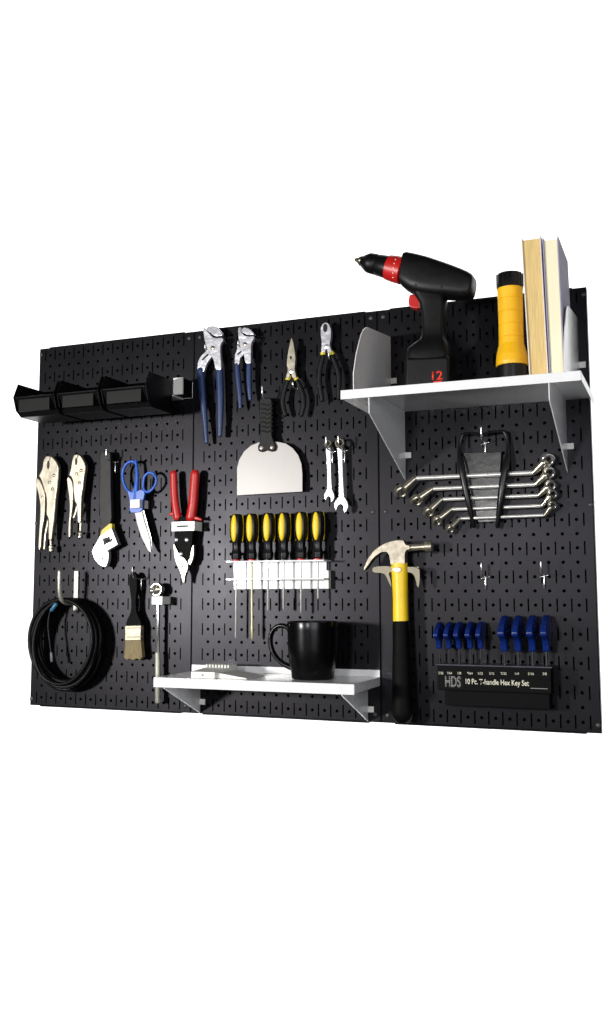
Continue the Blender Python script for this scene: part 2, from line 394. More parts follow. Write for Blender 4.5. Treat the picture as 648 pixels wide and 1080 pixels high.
G().prism(PL([(110.6, 568.6), (117.6, 565.8), (118.8, 570.4), (111.8, 575.4)], w), w + .3, w + .33).out('worm_window', GAPDARK, t)
g = G()
for k in range(4):
    x = 112.4 + k * 1.7; g.tube([P3(x, 570.4 - k * .6, w + .33), P3(x + .8, 572.4 - k * .6, w + .33)], .06, 8)
g.out('worm_screw', DKSTEEL, t)
G().tube([P3(108, 590, w + .25), P3(108.8, 586.5, w + .25), P3(111, 584.5, w + .25)], .05, 6).out('jaw_mark', DKSTEEL, t)
# ------------------------------------------------------------------ white tool brackets (open box clips)
def bracket(x0, x1, y0, y1, wf, label, xe=None):
    a = px(x0, y1, wf); b = px(x1, y0, wf); c = px(x0, y0, wf)
    u0, u1, v0, v1 = a[0], b[0], (a[1] + px(x1, y1, wf)[1]) / 2, (b[1] + c[1]) / 2
    t = thing('tool_bracket', ((u0 + u1) / 2, v0, 0.02), label, 'bracket', 'white clip brackets on the board')
    G().box(u0, u1, v0, v1, wf - .07, wf).out('front_plate', WHITE, t, bevel=.02)
    G().box(u1 - .06, u1 - .003, v0 + .01, v1 - .01, .02, wf - .072).out('side_plate', CREAM, t, bevel=.015)
    G().box(u0 + .003, u0 + .06, v0 + .01, v1 - .01, .02, wf - .072).out('side_plate', CREAM, t, bevel=.015)
    return t, u0, u1, v0, v1
bracket(137.2, 147.3, 526.7, 535.7, 1.4, 'small white bracket clasping the blue scissors')
t, a, b, c, d = bracket(181, 205.1, 550, 560, 1.35, 'white bracket with a dark slot holding the red handled snips')
m_ = (a + b) / 2; G().prism([(m_ - .5, (c + d) / 2 - .08), (m_ + .5, (c + d) / 2 - .08), (m_ + .58, (c + d) / 2), (m_ + .5, (c + d) / 2 + .08), (m_ - .5, (c + d) / 2 + .08), (m_ - .58, (c + d) / 2)], 1.352, 1.36).out('slot', GAPDARK, t)
bracket(160, 171.3, 629.2, 637.7, 1.35, 'small white bracket under the head of the flex handle')
# ------------------------------------------------------------------ scissors
w = .8; o = px(145, 583, w)
t = thing('scissors', (*o, w), 'pair of scissors with blue loop handles pointing down, held in a white bracket', 'scissors')
L1 = [(139, 486), (132, 490), (129, 499), (130.5, 510), (135, 518), (141, 521), (143, 512), (144.5, 500), (144.2, 488)]
g = G().tube([P3(x, y, w) for x, y in L1], .13, 10, closed=True, smooth=2)
L2 = [(151.5, 505), (154.5, 499.5), (159.5, 498), (164, 501), (165.5, 508), (162, 515), (156, 520), (151, 516)]
g.tube([P3(x, y, w + .1) for x, y in L2], .12, 10, closed=True, smooth=2)
g.tube([P3(x, y, w) for x, y in [(143.5, 486), (145, 500), (144, 516), (143, 528)]], [.12, .17, .2, .22], 10, smooth=1)
g.prism(smooth_poly(PL([(135, 517), (142, 520), (150, 516), (154, 519), (152, 528), (151, 540), (137.5, 541.5), (138, 528)], w)), w - .14, w + .16)
g.out('handles', BLUES, t, bevel=.04)
G().prism(PL([(142.3, 539.5), (149.6, 536.6), (153, 550.6), (158.6, 568.2), (159.9, 583.4), (156.7, 580.8), (149.2, 565.7), (144.8, 551.9)], w), w - .03, w + .06).out('blade', BRUSHED, t, bevel=.02)
G().prism(PL([(147, 539), (151.5, 537), (155, 550.6), (159.6, 568), (160.2, 580.4), (154, 565.7), (148.8, 551.9)], w), w - .12, w - .04).out('blade', STEEL, t, bevel=.02)
# ------------------------------------------------------------------ tin snips
w = .8; o = px(195, 613, w)
t = thing('tin_snips', (*o, w), 'tin snips with thick red grips pointing up and short silver blades pointing down', 'tin snips')
g = G().tube([P3(x, y, w) for x, y in [(183.2, 499.5), (183.6, 515), (184.6, 530), (187.4, 546)]], [.31, .32, .34, .36], 14, flat=.85, smooth=2)
g.tube([P3(x, y, w) for x, y in [(184, 541), (178, 543)]], [.14, .07], 8, flat=.8); g.out('grip', RED, t)
g = G().tube([P3(x, y, w) for x, y in [(206, 499.5), (204.8, 515), (203.9, 532), (201.5, 546)]], [.38, .4, .42, .44], 14, flat=.85, smooth=2)
g.tube([P3(x, y, w) for x, y in [(203, 545.5), (212.5, 548)]], [.2, .09], 8, flat=.8); g.out('grip', RED, t)
G().prism(PL([(185, 545), (205, 545), (205, 560), (203.9, 572), (200.9, 590), (196, 592), (185.2, 572)], w), w - .2, w + .2).out('jaw_plates', MATTE, t, bevel=.05)
g = G().prism(smooth_poly(PL([(184, 572), (185.9, 574), (191.3, 586), (196, 588.2), (199.9, 594), (199.9, 600), (196.9, 607.3), (196, 616), (193.5, 613.3), (191.7, 603.7), (185.3, 590.4)], w)), w - .1, w + .24)
g.out('blade', BLADE, t, bevel=.06)
G().prism(smooth_poly(PL([(205.3, 571.5), (205.2, 588), (201.5, 597), (198.7, 594), (200.3, 584)], w)), w - .2, w + .12).out('blade', BLADE, t, bevel=.06)
for x, y in [(187.3, 569.6), (198.3, 569.6), (192.2, 584.4), (193.4, 597)]:
    c = px(x, y, w); G().lathe((c[0], c[1], w + .18), (0, 0, 1), [(0, .17), (.07, .17), (.12, .11), (.13, .02)], 16).out('rivet', STEEL, t)
# ------------------------------------------------------------------ storage hook and the cable on it
t = thing('storage_hook', (4.87, 9.1, .1), 'bare grey U shaped steel hook carrying the black cable coil', 'hook')
u = 4.87
G().box(u - .22, u + .22, 8.42, 11.8, .04, .16).out('base_strip', mat('grey_zinc', (.42, .41, .36), .4, metal=.4), t, bevel=.03)
G().tube([(u, 9.1, .16), (u, 9.0, 1.2), (u, 9.15, 1.9), (u, 9.7, 2.45), (u, 11.7, 2.5)], .175, 12, smooth=2).out('prong', mat('grey_zinc_rod', (.45, .44, .38), .35, metal=.5), t)
t = thing('cable_coil', (4.9, 5.0, 1.3), 'thick coil of black cable with blue tape hanging on the grey hook', 'cable')
g = G()
for k in range(13):
    wq = .45 + .115 * k
    ru, rv = 3.14 + random.uniform(-.28, .2), 3.68 + random.uniform(-.3, .1)
    top = 9.36; n = 44; ph = random.uniform(0, 6.28)
    cu = 4.75 + random.uniform(-.18, .2); pts = []
    for i in range(n):
        a = 2 * math.pi * i / n
        pts.append((cu + ru * math.sin(a) + .1 * math.sin(2 * a + ph), top - rv + rv * math.cos(a), max(.25, wq + .12 * math.sin(a + ph))))
    g.tube(pts, .175, 10, closed=True)
g.out('loops', CABLE, t)
G().tube([P3(x, y, 1.6) for x, y in [(58, 630), (52, 648), (50.5, 660), (53, 680), (54.5, 692)]], .1, 10, smooth=2).out('loose_end', CABLE, t)
G().tube([P3(x, y, 1.6) for x, y in [(54.3, 689), (54.8, 697)]], .13, 10).out('plug', mat('grey_plug', (.12, .12, .12), .4), t)
G().tube([P3(x, y, 2.4) for x, y in [(54.6, 643.4), (59, 637.6)]], .17, 12).out('tape_wrap', TAPE, t)
# ------------------------------------------------------------------ paint brush
w = .7; o = px(142, 696, w)
t = thing('paint_brush', (*o, w), 'paint brush with black handle and tan bristles hanging bristles down', 'paint brush')
G().prism(smooth_poly(PL([(137.6, 607), (141, 602.5), (145.4, 606), (146, 618), (144.5, 632), (144.8, 645), (150, 656), (150.5, 661), (133.7, 661), (134.5, 656), (139.5, 645), (139.8, 632), (137.5, 618)], w), 2), w - .2, w + .2).out('handle', MATTE, t, bevel=.1, seg=3)
f_ = G().prism(PL([(133.7, 659.8), (150.5, 659.4), (150.3, 675.4), (133.5, 675.7)], w), w - .27, w + .27).out('ferrule', FERR, t, bevel=.06)
g = G()
for q in (662.5, 672): g.tube([P3(134, q, w + .27), P3(150.2, q - .2, w + .27)], .035, 6)
g.out('ferrule_rib', FERR, f_)
G().prism(PL([(133.6, 675), (150.2, 675), (151.8, 693), (149, 696), (146, 694.5), (142, 696.3), (138, 694.8), (135, 696), (132.4, 693.5)], w), w - .25, w + .25).out('bristles', BRIST, t, bevel=.05)
# ------------------------------------------------------------------ flex handle (socket bar)
w = .75; o = px(166.5, 737, w)
t = thing('flex_handle', (*o, w), 'long chrome flex handle with round head, its knurled grip ending by the low white shelf', 'socket handle')
c = P3(166.3, 621.8, w)
G().ring(c, (0, 0, 1), .56, .38, .5).out('head_ring', CHROME, t)
G().lathe((c[0], c[1], c[2] - .2), (0, 0, 1), [(0, .38), (.25, .38), (.38, .25), (.42, .03)], 24).out('pivot', BRASSY, t)
G().ell(P3(160.8, 623.2, w + .2), .27, .27, .27).out('drive_ball', CHROME, t)
G().tube([P3(167, 627, w), P3(166.9, 650, w), P3(166.4, 688, w)], .165, 14).out('shaft', CHROME, t)
G().lathe(P3(166.5, 688, w), Vector(P3(166.6, 737, w)) - Vector(P3(166.5, 688, w)), [(0, .16), (.1, .215), (3.95, .22), (4.05, .15)] , 18).out('grip', mat('knurled_steel', (.5, .5, .42), .45, metal=.5, bump=.8, bscale=1500), t)
# ------------------------------------------------------------------ groove joint pliers
def groove(label, jaw, B, A, slot, bolt, hl, hr, w=.8):
    o = px(hr[-1][0], hl[-1][1], w)
    t = thing('groove_pliers', (*o, w), label, 'pliers', 'blue handled groove joint pliers')
    G().prism(smooth_poly(PL(jaw, w)), w - .2, w + .16).out('upper_jaw', STEEL, t, bevel=.06, seg=3)
    G().prism(smooth_poly(PL(A, w)), w - .22, w + .08).out('slotted_lever', STEEL, t, bevel=.06, seg=3)
    G().prism(smooth_poly(PL(B, w)), w - .12, w + .24).out('lower_jaw', STEEL, t, bevel=.06, seg=3)
    (x0, y0), (x1, y1) = slot
    G().tube([P3(x0, y0, w + .04), P3(x1, y1, w + .04)], .1, 10, flat=.8).out('slot', GAPDARK, t)
    c = px(*bolt, w); G().lathe((c[0], c[1], w + .2), (0, 0, 1), [(0, .19), (.08, .19), (.12, .12), (.13, .02)], 16).out('pivot_bolt', NICKEL, t)
    for h in (hl, hr):
        G().tube([P3(x, y, w + (.0 if h is hr else -.06)) for x, y, r in h], [r / 12.3 for x, y, r in h], 14, flat=.75, smooth=2).out('grip', BLUEG, t)
groove('larger groove joint pliers with long navy blue grips next to the panel seam',
    [(217.6, 345.6), (227.7, 343.6), (234.9, 350.8), (236.1, 354.6), (227.7, 355.2), (222, 351)],
    [(215.2, 346), (217.6, 346.4), (225.4, 355.9), (228.9, 356.9), (236.1, 356.3), (236.9, 359.3), (234.3, 363.2), (233.7, 367.7), (234.9, 387), (234.8, 391), (228.3, 391), (227, 381), (223.5, 375), (217.5, 363)],
    [(216.3, 362.9), (219, 369), (212, 376), (209, 382), (208.4, 393), (215.6, 393), (218, 384.5), (224, 376), (225.3, 371.3), (221, 364)],
    ((214.2, 379.2), (219.5, 374.2)), (225.9, 367.7),
    [(212, 390.5, 4.0), (213.2, 412, 4.1), (215.6, 436, 3.3), (218, 466.4, 2.1)], [(231.4, 389, 4.0), (232.5, 412, 4.1), (232.5, 436, 3.6), (231.9, 459, 2.5)])
groove('smaller groove joint pliers with short navy blue grips, right of the larger pair',
    [(254.4, 349.4), (257.8, 345.4), (263.8, 346.8), (268.6, 352), (269.2, 353.6), (262.6, 353.6), (257.8, 351.8)],
    [(252.2, 347.2), (254.6, 345.2), (255.2, 349.8), (259, 354.4), (263.8, 355.4), (269.4, 354.9), (268.6, 358.7), (266.2, 361.9), (266, 380.3), (265.8, 384), (260.2, 384), (258.4, 373.7), (255.4, 370), (253, 359.3)],
    [(250.4, 363), (251.8, 362), (253, 366.5), (258.4, 368.3), (257.8, 373.7), (253.6, 377.3), (252.6, 385), (247.9, 385), (247.9, 375), (250.4, 369)],
    ((251.3, 373.5), (254.5, 371)), (260, 364),
    [(250.2, 384, 2.7), (251.2, 400, 3.0), (253, 417, 2.7), (253.6, 429.7, 1.9)], [(262.8, 383, 2.9), (262.6, 397.8, 3.0), (263.2, 412, 2.7), (264, 421, 2.0)])
# ------------------------------------------------------------------ needle nose pliers and diagonal cutters
def small_pliers(nm, label, head, mark, mr, bands, hl, hr, w=.75):
    o = px(hl[-1][0] + 8, hl[-1][1], w)
    t = thing(nm, (*o, w), label, 'pliers')
    G().prism(smooth_poly(PL(head, w)), w - .16, w + .2).out('jaws', STEEL if nm == 'diagonal_cutters' else NICKEL, t, bevel=.06, seg=3)
    c = px(*mark, w); G().prism(circ(c, mr[0] / 12.8, 18, mr[1] / 12.8), w + .18, w + .21).out('jaw_gap' if mr[0] < 2 else 'cutting_edge', GAPDARK if mr[0] < 2 else DKSTEEL, t)
    c = px((hl[0][0] + hr[0][0]) / 2, hl[0][1] - 9, w)
    G().lathe((c[0], c[1], w + .18), (0, 0, 1), [(0, .2), (.03, .2), (.05, .15), (.06, .02)], 18).out('pivot', STEEL, t)
    for b in bands: G().tube([P3(x, y, w) for x, y, r in b], [r / 12.8 for x, y, r in b], 12, flat=.8).out('yellow_collar', YELB, t)
    for h in (hl, hr): G().tube([P3(x, y, w) for x, y, r in h], [r / 12.8 for x, y, r in h], 14, flat=.8, smooth=2).out('grip', RUBBER, t)
small_pliers('needle_nose_pliers', 'needle nose pliers with pointed silver jaws and black curved grips with yellow collars',
    [(308, 356.8), (309.6, 357.4), (312.8, 374.5), (312.4, 384.4), (311.6, 389.3), (314, 399.2), (309.3, 399.2), (307.6, 391), (306.2, 399.2), (302.3, 399.2), (304.8, 390.6), (303.4, 384.4), (304.6, 373.3)],
    (307.9, 377.6), (1.2, 2.0), [[(305.6, 397.2, 2.0), (303.6, 400, 2.7)], [(310.8, 397.2, 2.0), (313, 400, 2.7)]],
    [(303.6, 401, 2.5), (299.6, 412, 2.8), (297.6, 424, 2.8), (301, 437.5, 2.5)], [(313.4, 401, 2.5), (318.5, 411.5, 2.8), (321, 424, 2.9), (318, 437.5, 2.5)])
small_pliers('diagonal_cutters', 'diagonal cutting pliers with rounded bright head, right of the needle nose pliers',
    [(341.5, 341.8), (344.5, 340.4), (348, 342), (350.3, 348.6), (349.7, 358.5), (348.6, 363.4), (351, 372), (346.8, 372.7), (345.3, 366), (343.7, 372), (339.4, 372), (340.6, 363.4), (339.4, 354.8), (339.2, 346)],
    (344.2, 346.5), (2.4, 4.4), [[(342, 370.2, 2.2), (340.7, 373, 2.9)], [(348.6, 370.2, 2.2), (350.2, 373, 2.9)]],
    [(341, 375, 2.5), (337.8, 387, 2.8), (336.5, 400.4, 2.8), (338.6, 414, 2.7), (340, 422, 2.4)], [(350.4, 375, 2.5), (355.2, 385.6, 2.8), (358, 396.7, 2.9), (357.3, 411.5, 2.7), (357.3, 420, 2.4)])
# ------------------------------------------------------------------ drywall knife
w = .65; o = px(285, 520, w)
t = thing('drywall_knife', (*o, w), 'wide rounded steel drywall knife with black ridged handle', 'drywall knife')
bl = [(250.3, 522.4), (250.1, 508), (250.3, 493.8), (252.5, 485), (257.6, 476.2), (265, 469.8), (273.7, 466.4), (283, 465.4), (292, 465.8), (301.6, 467.7), (309, 472.6), (314.8, 480), (318.2, 489.4), (319.2, 499.7), (319.2, 518.5)]
G().prism(PL(bl, w), w - .03, w + .03).out('blade', BRUSHED, t, bevel=.012)
hd = [(274.7, 422.5), (277, 419.8), (286, 419.8), (288.4, 422.5), (288, 440), (287.9, 458.7), (290.4, 466), (292.6, 471), (291.6, 475.5), (287.6, 476.8), (282.5, 475), (277.4, 477.3), (273.8, 475.8), (273.3, 471), (275.6, 466), (276.4, 458.7), (274.9, 440)]
h = G().prism(smooth_poly(PL(hd, w)), w - .2, w + .26).out('handle', RUBBER, t, bevel=.1, seg=3)
for k in range(7):
    y = 427 + k * 4.7
    G().tube([P3(275.6, y - .6, w + .27), P3(278.5, y - .8, w + .29), P3(281.6, y + 1.0, w + .29), P3(284.6, y - 1.0, w + .29), P3(287.4, y - 1.0, w + .27)], .075, 8, smooth=1).out('ridge', GREYH, h)
for x, y in ((277.4, 472.6), (288.2, 472.2)):
    c = px(x, y, w); G().lathe((c[0], c[1], w + .24), (0, 0, 1), [(0, .14), (.05, .14), (.07, .02)], 14).out('rivet', mat('dull_rivet', (.25, .22, .2), .4, metal=.6), t)
# ------------------------------------------------------------------ combination wrenches
def combo(label, ring, ro, ri, shaft, jaw, w=.7):
    o = px(jaw[0][0], jaw[7][1], w)
    t = thing('combination_wrench', (*o, w), label, 'wrench', 'combination wrenches on hooks')
    c = P3(*ring, w)
    G().ring(c, (0, .1, 1), ro / 13.3, ri / 13.3, .34).out('ring_end', BRASSY, t)
    G().prism(PL(shaft, w), w - .09, w + .12).out('shank', STEEL, t, bevel=.05, seg=3)
    G().prism(PL(jaw, w), w - .12, w + .15).out('open_end', STEEL, t, bevel=.05, seg=3)
combo('smaller combination wrench, left of the two hanging under the upper shelf', (346.2, 468.2), 4.0, 2.4,
    [(344.2, 472), (349.2, 472), (349.6, 480), (349.9, 500), (350.8, 518), (345.6, 518), (345.7, 500), (344.6, 480)],
    [(345.8, 515), (350.5, 515), (353, 520.8), (353.6, 525), (352, 528.6), (350, 530.2), (349.6, 527.5), (349.2, 524.6), (347.5, 523.8), (345.4, 525), (345, 528.6), (342.7, 525.8), (342.6, 521.7)])
combo('larger combination wrench, right of the two hanging under the upper shelf', (358.7, 467.5), 5.0, 3.2,
    [(355.8, 472), (361.8, 472), (362, 485), (362.4, 505), (363.9, 528), (357.8, 528), (357.9, 505), (357, 485)],
    [(357.8, 524), (363.9, 524), (367.2, 529.2), (368.2, 534.2), (366.4, 539.4), (363.8, 541.4), (362.9, 538.3), (362.9, 534.2), (360.4, 532), (357.9, 533), (356.3, 535.8), (355.4, 539.4), (353.6, 535.8), (353, 531.7), (354.6, 528)])
# ------------------------------------------------------------------ screwdriver holder and screwdrivers
t = thing('screwdriver_rack', (24, 10.2, .05), 'white steel screwdriver rack with two thin ledges', 'tool rack')
G().box(19.85, 27.75, 10.2, 12.4, .04, .12).out('back_plate', WHITE, t, bevel=.02)
def ledge(v):
    g = G(); xs = [19.95] + [e for u_ in SDU for e in (u_ - .12, u_ + .12)] + [28.15]
    for i in range(0, len(xs), 2): g.box(xs[i], xs[i + 1], v - .05, v + .05, .12, 1.75)
    for u_ in SDU: g.box(u_ - .12, u_ + .12, v - .05, v + .05, .12, .86); g.box(u_ - .12, u_ + .12, v - .05, v + .05, 1.14, 1.75)
    return g
SDX = [(248.6, 542.2), (264.8, 541.6), (282.1, 541.0), (298.2, 540.0), (315.4, 539.4), (333.7, 538.4)]
wq = 1.0
SDU = [px(x, 595, wq)[0] for x, y in [(249.6, 0), (265.7, 0), (283, 0), (299.4, 0), (317.6, 0), (335.4, 0)]]
ledge(12.33).out('ledge', WHITE, t, bevel=.012); ledge(10.95).out('ledge', WHITE, t, bevel=.012)
G().box(27.75, 28.1, 10.2, 11.6, .05, .6).out('end_tab', CREAM, t, bevel=.03)
PALE = mat('pale_yellow_steel', (.5, .48, .28), .4, metal=.3, var=.05)
tips = [(673.5, .08), (674.5, .1), (644.6, .1), (644, .095), (647, .09), (632, .075)]
lab = ['black and yellow screwdriver with long thin shaft, leftmost in the white rack', 'black and yellow screwdriver with wide pale flared tip, second in the white rack', 'black and yellow screwdriver with plain black collar, third from the left in the rack', 'black and yellow screwdriver with plain black collar, fourth from the left in the rack', 'black and yellow screwdriver with red collar, second from the right end of the rack', 'black and yellow screwdriver at the right end of the rack, its shaft short and dim']
HG = None
for k, uu in enumerate(SDU):
    vb = 12.385; vt = px(SDX[k][0], SDX[k][1], wq)[1]; H = vt - vb
    t = thing('screwdriver', (uu, vb, wq), lab[k], 'screwdriver', 'yellow and black screwdrivers in the white rack')
    if HG is None:
        H0 = H
        G().lathe((uu, vb, wq), (0, 1, 0), [(.0, .3), (.12, .3), (.16, .42), (.55, .46), (.75, .40), (.95, .36), (1.45, .38), (1.75, .50), (2.1, .565), (2.8, .575), (3.3, .54), (H - .12, .46), (H - .03, .36), (H, .1)], 8).out('handle', BLACKP, t, bevel=.06, seg=2, angle=20)
        for du, dw in ((0, 1), (1, 0), (-1, 0)):
            G().ell((uu + du * .45, vb + 2.58, wq + dw * .42 - abs(du) * .14), .1 if du else .28, 1.08, .2 if dw else .13).out('grip_inset', YEL, t)
        c_red = G().lathe((uu, vb, wq), (0, 1, 0), [(-.02, .33), (.12, .33), (.14, .25)], 16).out('collar', RED, t)
        HG = [(c.data, c.name.split('.')[0], [m for m in c.modifiers]) for c in t.children]
        src = list(t.children)
        c_blk = c_red.data.copy(); c_blk.materials.clear(); c_blk.materials.append(BLACKP)
    else:
        for c in src:
            d = copy_child(c, t)
            if c is c_red and k in (2, 3): d.data = c_blk
    yb, rs = tips[k]; vtip = px(SDX[k][0] + 1, yb, wq)[1]; Ls = vb - vtip
    flare = [(-Ls, .03), (-Ls + .12, .1), (-Ls + .9, .13), (-Ls + 1.3, rs)] if k == 1 else [(-Ls, .025), (-Ls + .15, rs)]
    G().lathe((uu, vb, wq), (0, 1, 0), flare + [(.3, rs)], 12).out('shaft', PALE if k == 1 else SHANK, t)
    t.rotation_euler = (random.uniform(-.006, .006), random.uniform(-.01, .01), random.uniform(-.16, .16))
# ------------------------------------------------------------------ shelves
def shelf(org, u0, u1, vt, dep, lip, back, label, ends):
    t = thing('wall_shelf', org, label, 'shelf', 'white steel shelves on the board')
    g = G().box(u0, u1, vt - .06, vt, .03, dep - .03)
    g.box(u0, u0 + .06, vt - lip * .9, vt - .062, .05, dep - .1); g.box(u1 - .06, u1, vt - lip * .9, vt - .062, .05, dep - .1)
    g.out('shelf_board', WHITE, t, bevel=.025)
    G().box(u0, u1, vt - lip, vt + .004, dep - .028, dep + .04).out('front_lip', WHITE, t, bevel=.025)
    if back: G().box(u0, u1, vt + .002, vt + back, .02, .1).out('back_lip', WHITE, t, bevel=.025)
    for prof, u_ in ends:
        b = G().side(smooth_poly(prof[0]) if prof[2] else prof[0], u_ - .035, u_ + .035).out('support_bracket', WHITE, t, bevel=.015)
        for v_ in prof[1]:
            G().box(u_ + .036, u_ + .5, v_ - .22, v_ + .22, .03, .14).out('bracket_tab', CREAM, b, bevel=.02)
up = ([(.03, 23.66), (8.9, 23.66), (8.9, 24.8), (8.3, 26.2), (7.6, 27.3), (7.1, 27.95), (6.6, 28.4), (6.0, 28.7), (5.3, 28.85), (.03, 29.5)], [26.0], False)
dn = ([(.03, 23.58), (8.8, 23.58), (8.75, 21.95), (.03, 18.35)], [20.2], False)
shelf((40, 23.6, 4), 32.15, 48.0, 23.62, 8.96, .62, 0, 'deep upper white shelf carrying the drill, the torch and two books', [(up, 33.05), (dn, 34.1), (up, 47.0), (dn, 46.0)])
lo = ([(.03, 3.58), (5.8, 3.58), (5.75, 2.8), (.03, .35)], [1.25], False)
shelf((24, 3.6, 3), 16.1, 31.95, 3.64, 6.0, .72, .52, 'shallow lower white shelf carrying the black mug and a small ribbed tray', [(lo, 16.85), (lo, 30.95)])
# ------------------------------------------------------------------ small white tray on the lower shelf
t = thing('small_tray', (20, 3.642, 3.6), 'small white ribbed plastic tray on the left of the lower shelf', 'tray')
G().side([(1.8, 3.645), (5.6, 3.645), (5.6, 4.12), (1.8, 4.32)], 19.0, 21.0).out('block', CREAM, t, bevel=.05)
G().prism([(21.0, 3.645), (23.4, 3.645), (23.4, 3.72), (21.0, 4.05)], 2.2, 5.2).out('ramp', CREAM, t, bevel=.04)
for k in range(8): G().box(19.02 + k * .26, 19.14 + k * .26, 4.2, 4.48, 1.8, 3.2).out('rib', CREAM, t, bevel=.03)
G().prism(circ((20.0, 3.88), .1), 5.59, 5.62).out('front_hole', mat('hole_shade_grey', (.3, .3, .3), .6), t)  # grey disc, the shade of a hole put in as colour
# ------------------------------------------------------------------ mug
t = thing('mug', (27.8, 3.645, 3.2), 'glossy black mug standing on the lower white shelf, handle to the left', 'mug')
G().lathe((27.8, 3.645, 3.2), (0, 1, 0), [(0, 1.35), (.04, 1.5), (.12, 1.56), (.6, 1.6), (1.2, 1.74), (2.2, 1.83), (3.6, 1.87), (4.1, 1.89), (4.17, 1.87), (4.17, 1.78), (4.1, 1.75), (3.6, 1.74), (1.0, 1.6), (.25, 1.4), (.2, .05)], 56).out('cup', MUGB, t)
G().tube([(26.15, 7.1, 3.2), (25.5, 7.55, 3.2), (24.75, 7.35, 3.2), (24.35, 6.6, 3.2), (24.5, 5.6, 3.2), (25.2, 4.75, 3.2), (26.3, 4.35, 3.2)], [.2, .19, .18, .18, .18, .19, .22], 16, flat=1.4, smooth=3).out('handle', MUGB, t)
# ------------------------------------------------------------------ drill
W0 = 4.5
t = thing('cordless_drill', (37.2, 23.65, W0), 'black and red cordless drill standing on its battery on the upper shelf', 'drill')
a = Vector(P3(376, 273.9, W0)); b = Vector(P3(497, 302.5, W0)); D_ = (b - a).normalized(); LN = (b - a).length
k_ = LN / math.hypot(121, 28.6)
def along(x): return (x - 376) / math.cos(math.atan(28.6 / 121)) * k_
G().lathe(a, D_, [(along(374.4), .08), (along(375.4), .15), (along(378.6), .2), (along(379), .3), (along(381), .38), (along(382), .36)], 20).out('chuck_tip', BRASSY, t)
G().lathe(a, D_, [(along(381), .3), (along(383), .42), (along(389), .7), (along(391), .74), (along(398), .76), (along(399), .72), (along(400), .78), (along(412), .84)], 32).out('chuck', DRILL, t)
G().lathe(a, D_, [(along(410.5), .8), (along(411), .9), (along(417), .96), (along(426.5), 1.0), (along(427.5), .9)], 32).out('torque_ring', RED, t)
g = G()
for q in range(5):
    an = -.9 + q * .35
    c = a + D_ * along(421) + Vector((math.sin(.23) * math.sin(an), math.cos(.23) * math.sin(an), math.cos(an))) * .985
    g.ell(c, .05, .05, .03, 8)
g.out('ring_marks', PRINT, t)
N_ = Vector((-D_.y, D_.x, 0))          # up across the axis
body = [(430, 267.5), (436, 268.4), (451, 272), (465, 276.4), (477, 280.8), (488, 285.4), (495, 289), (499.3, 293), (500.8, 298), (500.2, 303), (498.5, 309), (496.4, 313), (493, 315.3), (482, 315), (470, 314.6), (463, 316.5), (461, 322), (445, 318), (440, 312), (434, 311), (429, 305.5), (427, 300), (427.5, 280)]
g = G().loft([((427.5, 272), (424, 297), .8), ((428.5, 268), (424.5, 302), .98), ((432, 267.4), (428.5, 305.5), 1.04), ((440, 269), (436, 310), 1.08), ((452, 272), (447, 313), 1.1), ((465, 276.3), (459, 314.4), 1.1), ((478, 280.9), (471, 314.9), 1.08), ((488, 284.8), (481, 315.4), 1.05), ((495, 287.9), (489, 316), 1.0), ((499, 290.3), (494.3, 315.4), .95), ((500.8, 292.6), (497.4, 313.4), .88), ((501.2, 295), (498.6, 311), .8)], W0, e=3.6)
g.out('motor_housing', DRILL, t, angle=50)
G().loft([((434, 306), (468, 306), .75), ((439, 313), (471, 314), .78), ((444, 321), (471.4, 321), .76), ((446, 333), (471, 333), .76), ((446.8, 345), (470.6, 345), .76), ((446.6, 354), (470.6, 354), .78), ((444.5, 360), (471.5, 359), .84), ((438, 364.5), (474.5, 363.5), .98), ((431.8, 369.5), (476, 369), 1.1), ((430.8, 376), (478, 375), 1.15), ((431, 382), (478, 381), 1.15)], W0, e=4).out('grip', DRILL, t, angle=50)
G().prism(PL([(432, 380), (478, 378), (478.5, 416), (430.5, 419)], W0), W0 - 1.2, W0 + 1.2).out('battery', DRILL, t, bevel=.3, seg=4)
c = px(461.2, 395.5, W0 + 1.3)
text('12', 'number', c[0], c[1], W0 + 1.21, .62, PRINTR, t, width=.76, bold=.02)
c = px(461.5, 403, W0 + 1.3); G().box(c[0] - .3, c[0] + .3, c[1] - .12, c[1] + .1, W0 + 1.2, W0 + 1.215).out('red_mark', PRINTR, t)
for q in (441.5, 434.8):
    c0 = px(q, 385, W0 + 1.2); G().tube([(c0[0], c0[1], W0 + 1.13), (c0[0], c0[1] - 1.4, W0 + 1.13)], .07, 8).out('battery_rib', GREYH, t)
for q in range(5):
    c0 = px(484 + q * 2.6, 292 + q * 1.2, W0 + 1.0); c1 = px(481.5 + q * 2.6, 301 + q * 1.2, W0 + 1.0)
    G().tube([(c0[0], c0[1], W0 + .93 - q * .045), (c1[0], c1[1], W0 + .99 - q * .045)], .045, 6).out('vent', GAPDARK, t)
for x, y, dz in ((439, 300, 1.0), (466, 303, 1.02), (457, 340, .7), (455, 367, 1.0)):
    c0 = px(x, y, W0 + dz); G().lathe((c0[0], c0[1], W0 + dz), (0, 0, 1), [(-.1, .09), (.035, .09), (.04, .05)], 12).out('housing_screw', DKSTEEL, t)
G().prism(smooth_poly(PL([(433.4, 311), (443, 313), (445.5, 322), (443, 327), (433, 325), (432, 319)], W0)), W0 - .35, W0 + .35).out('trigger', RED, t, bevel=.1, seg=3)
G().prism(PL([(443.6, 313), (446.4, 313), (446.8, 326), (444, 327)], W0), W0 - .5, W0 + .5).out('trigger_guard', mat('bronze_grey', (.09, .08, .06), .4), t, bevel=.05)
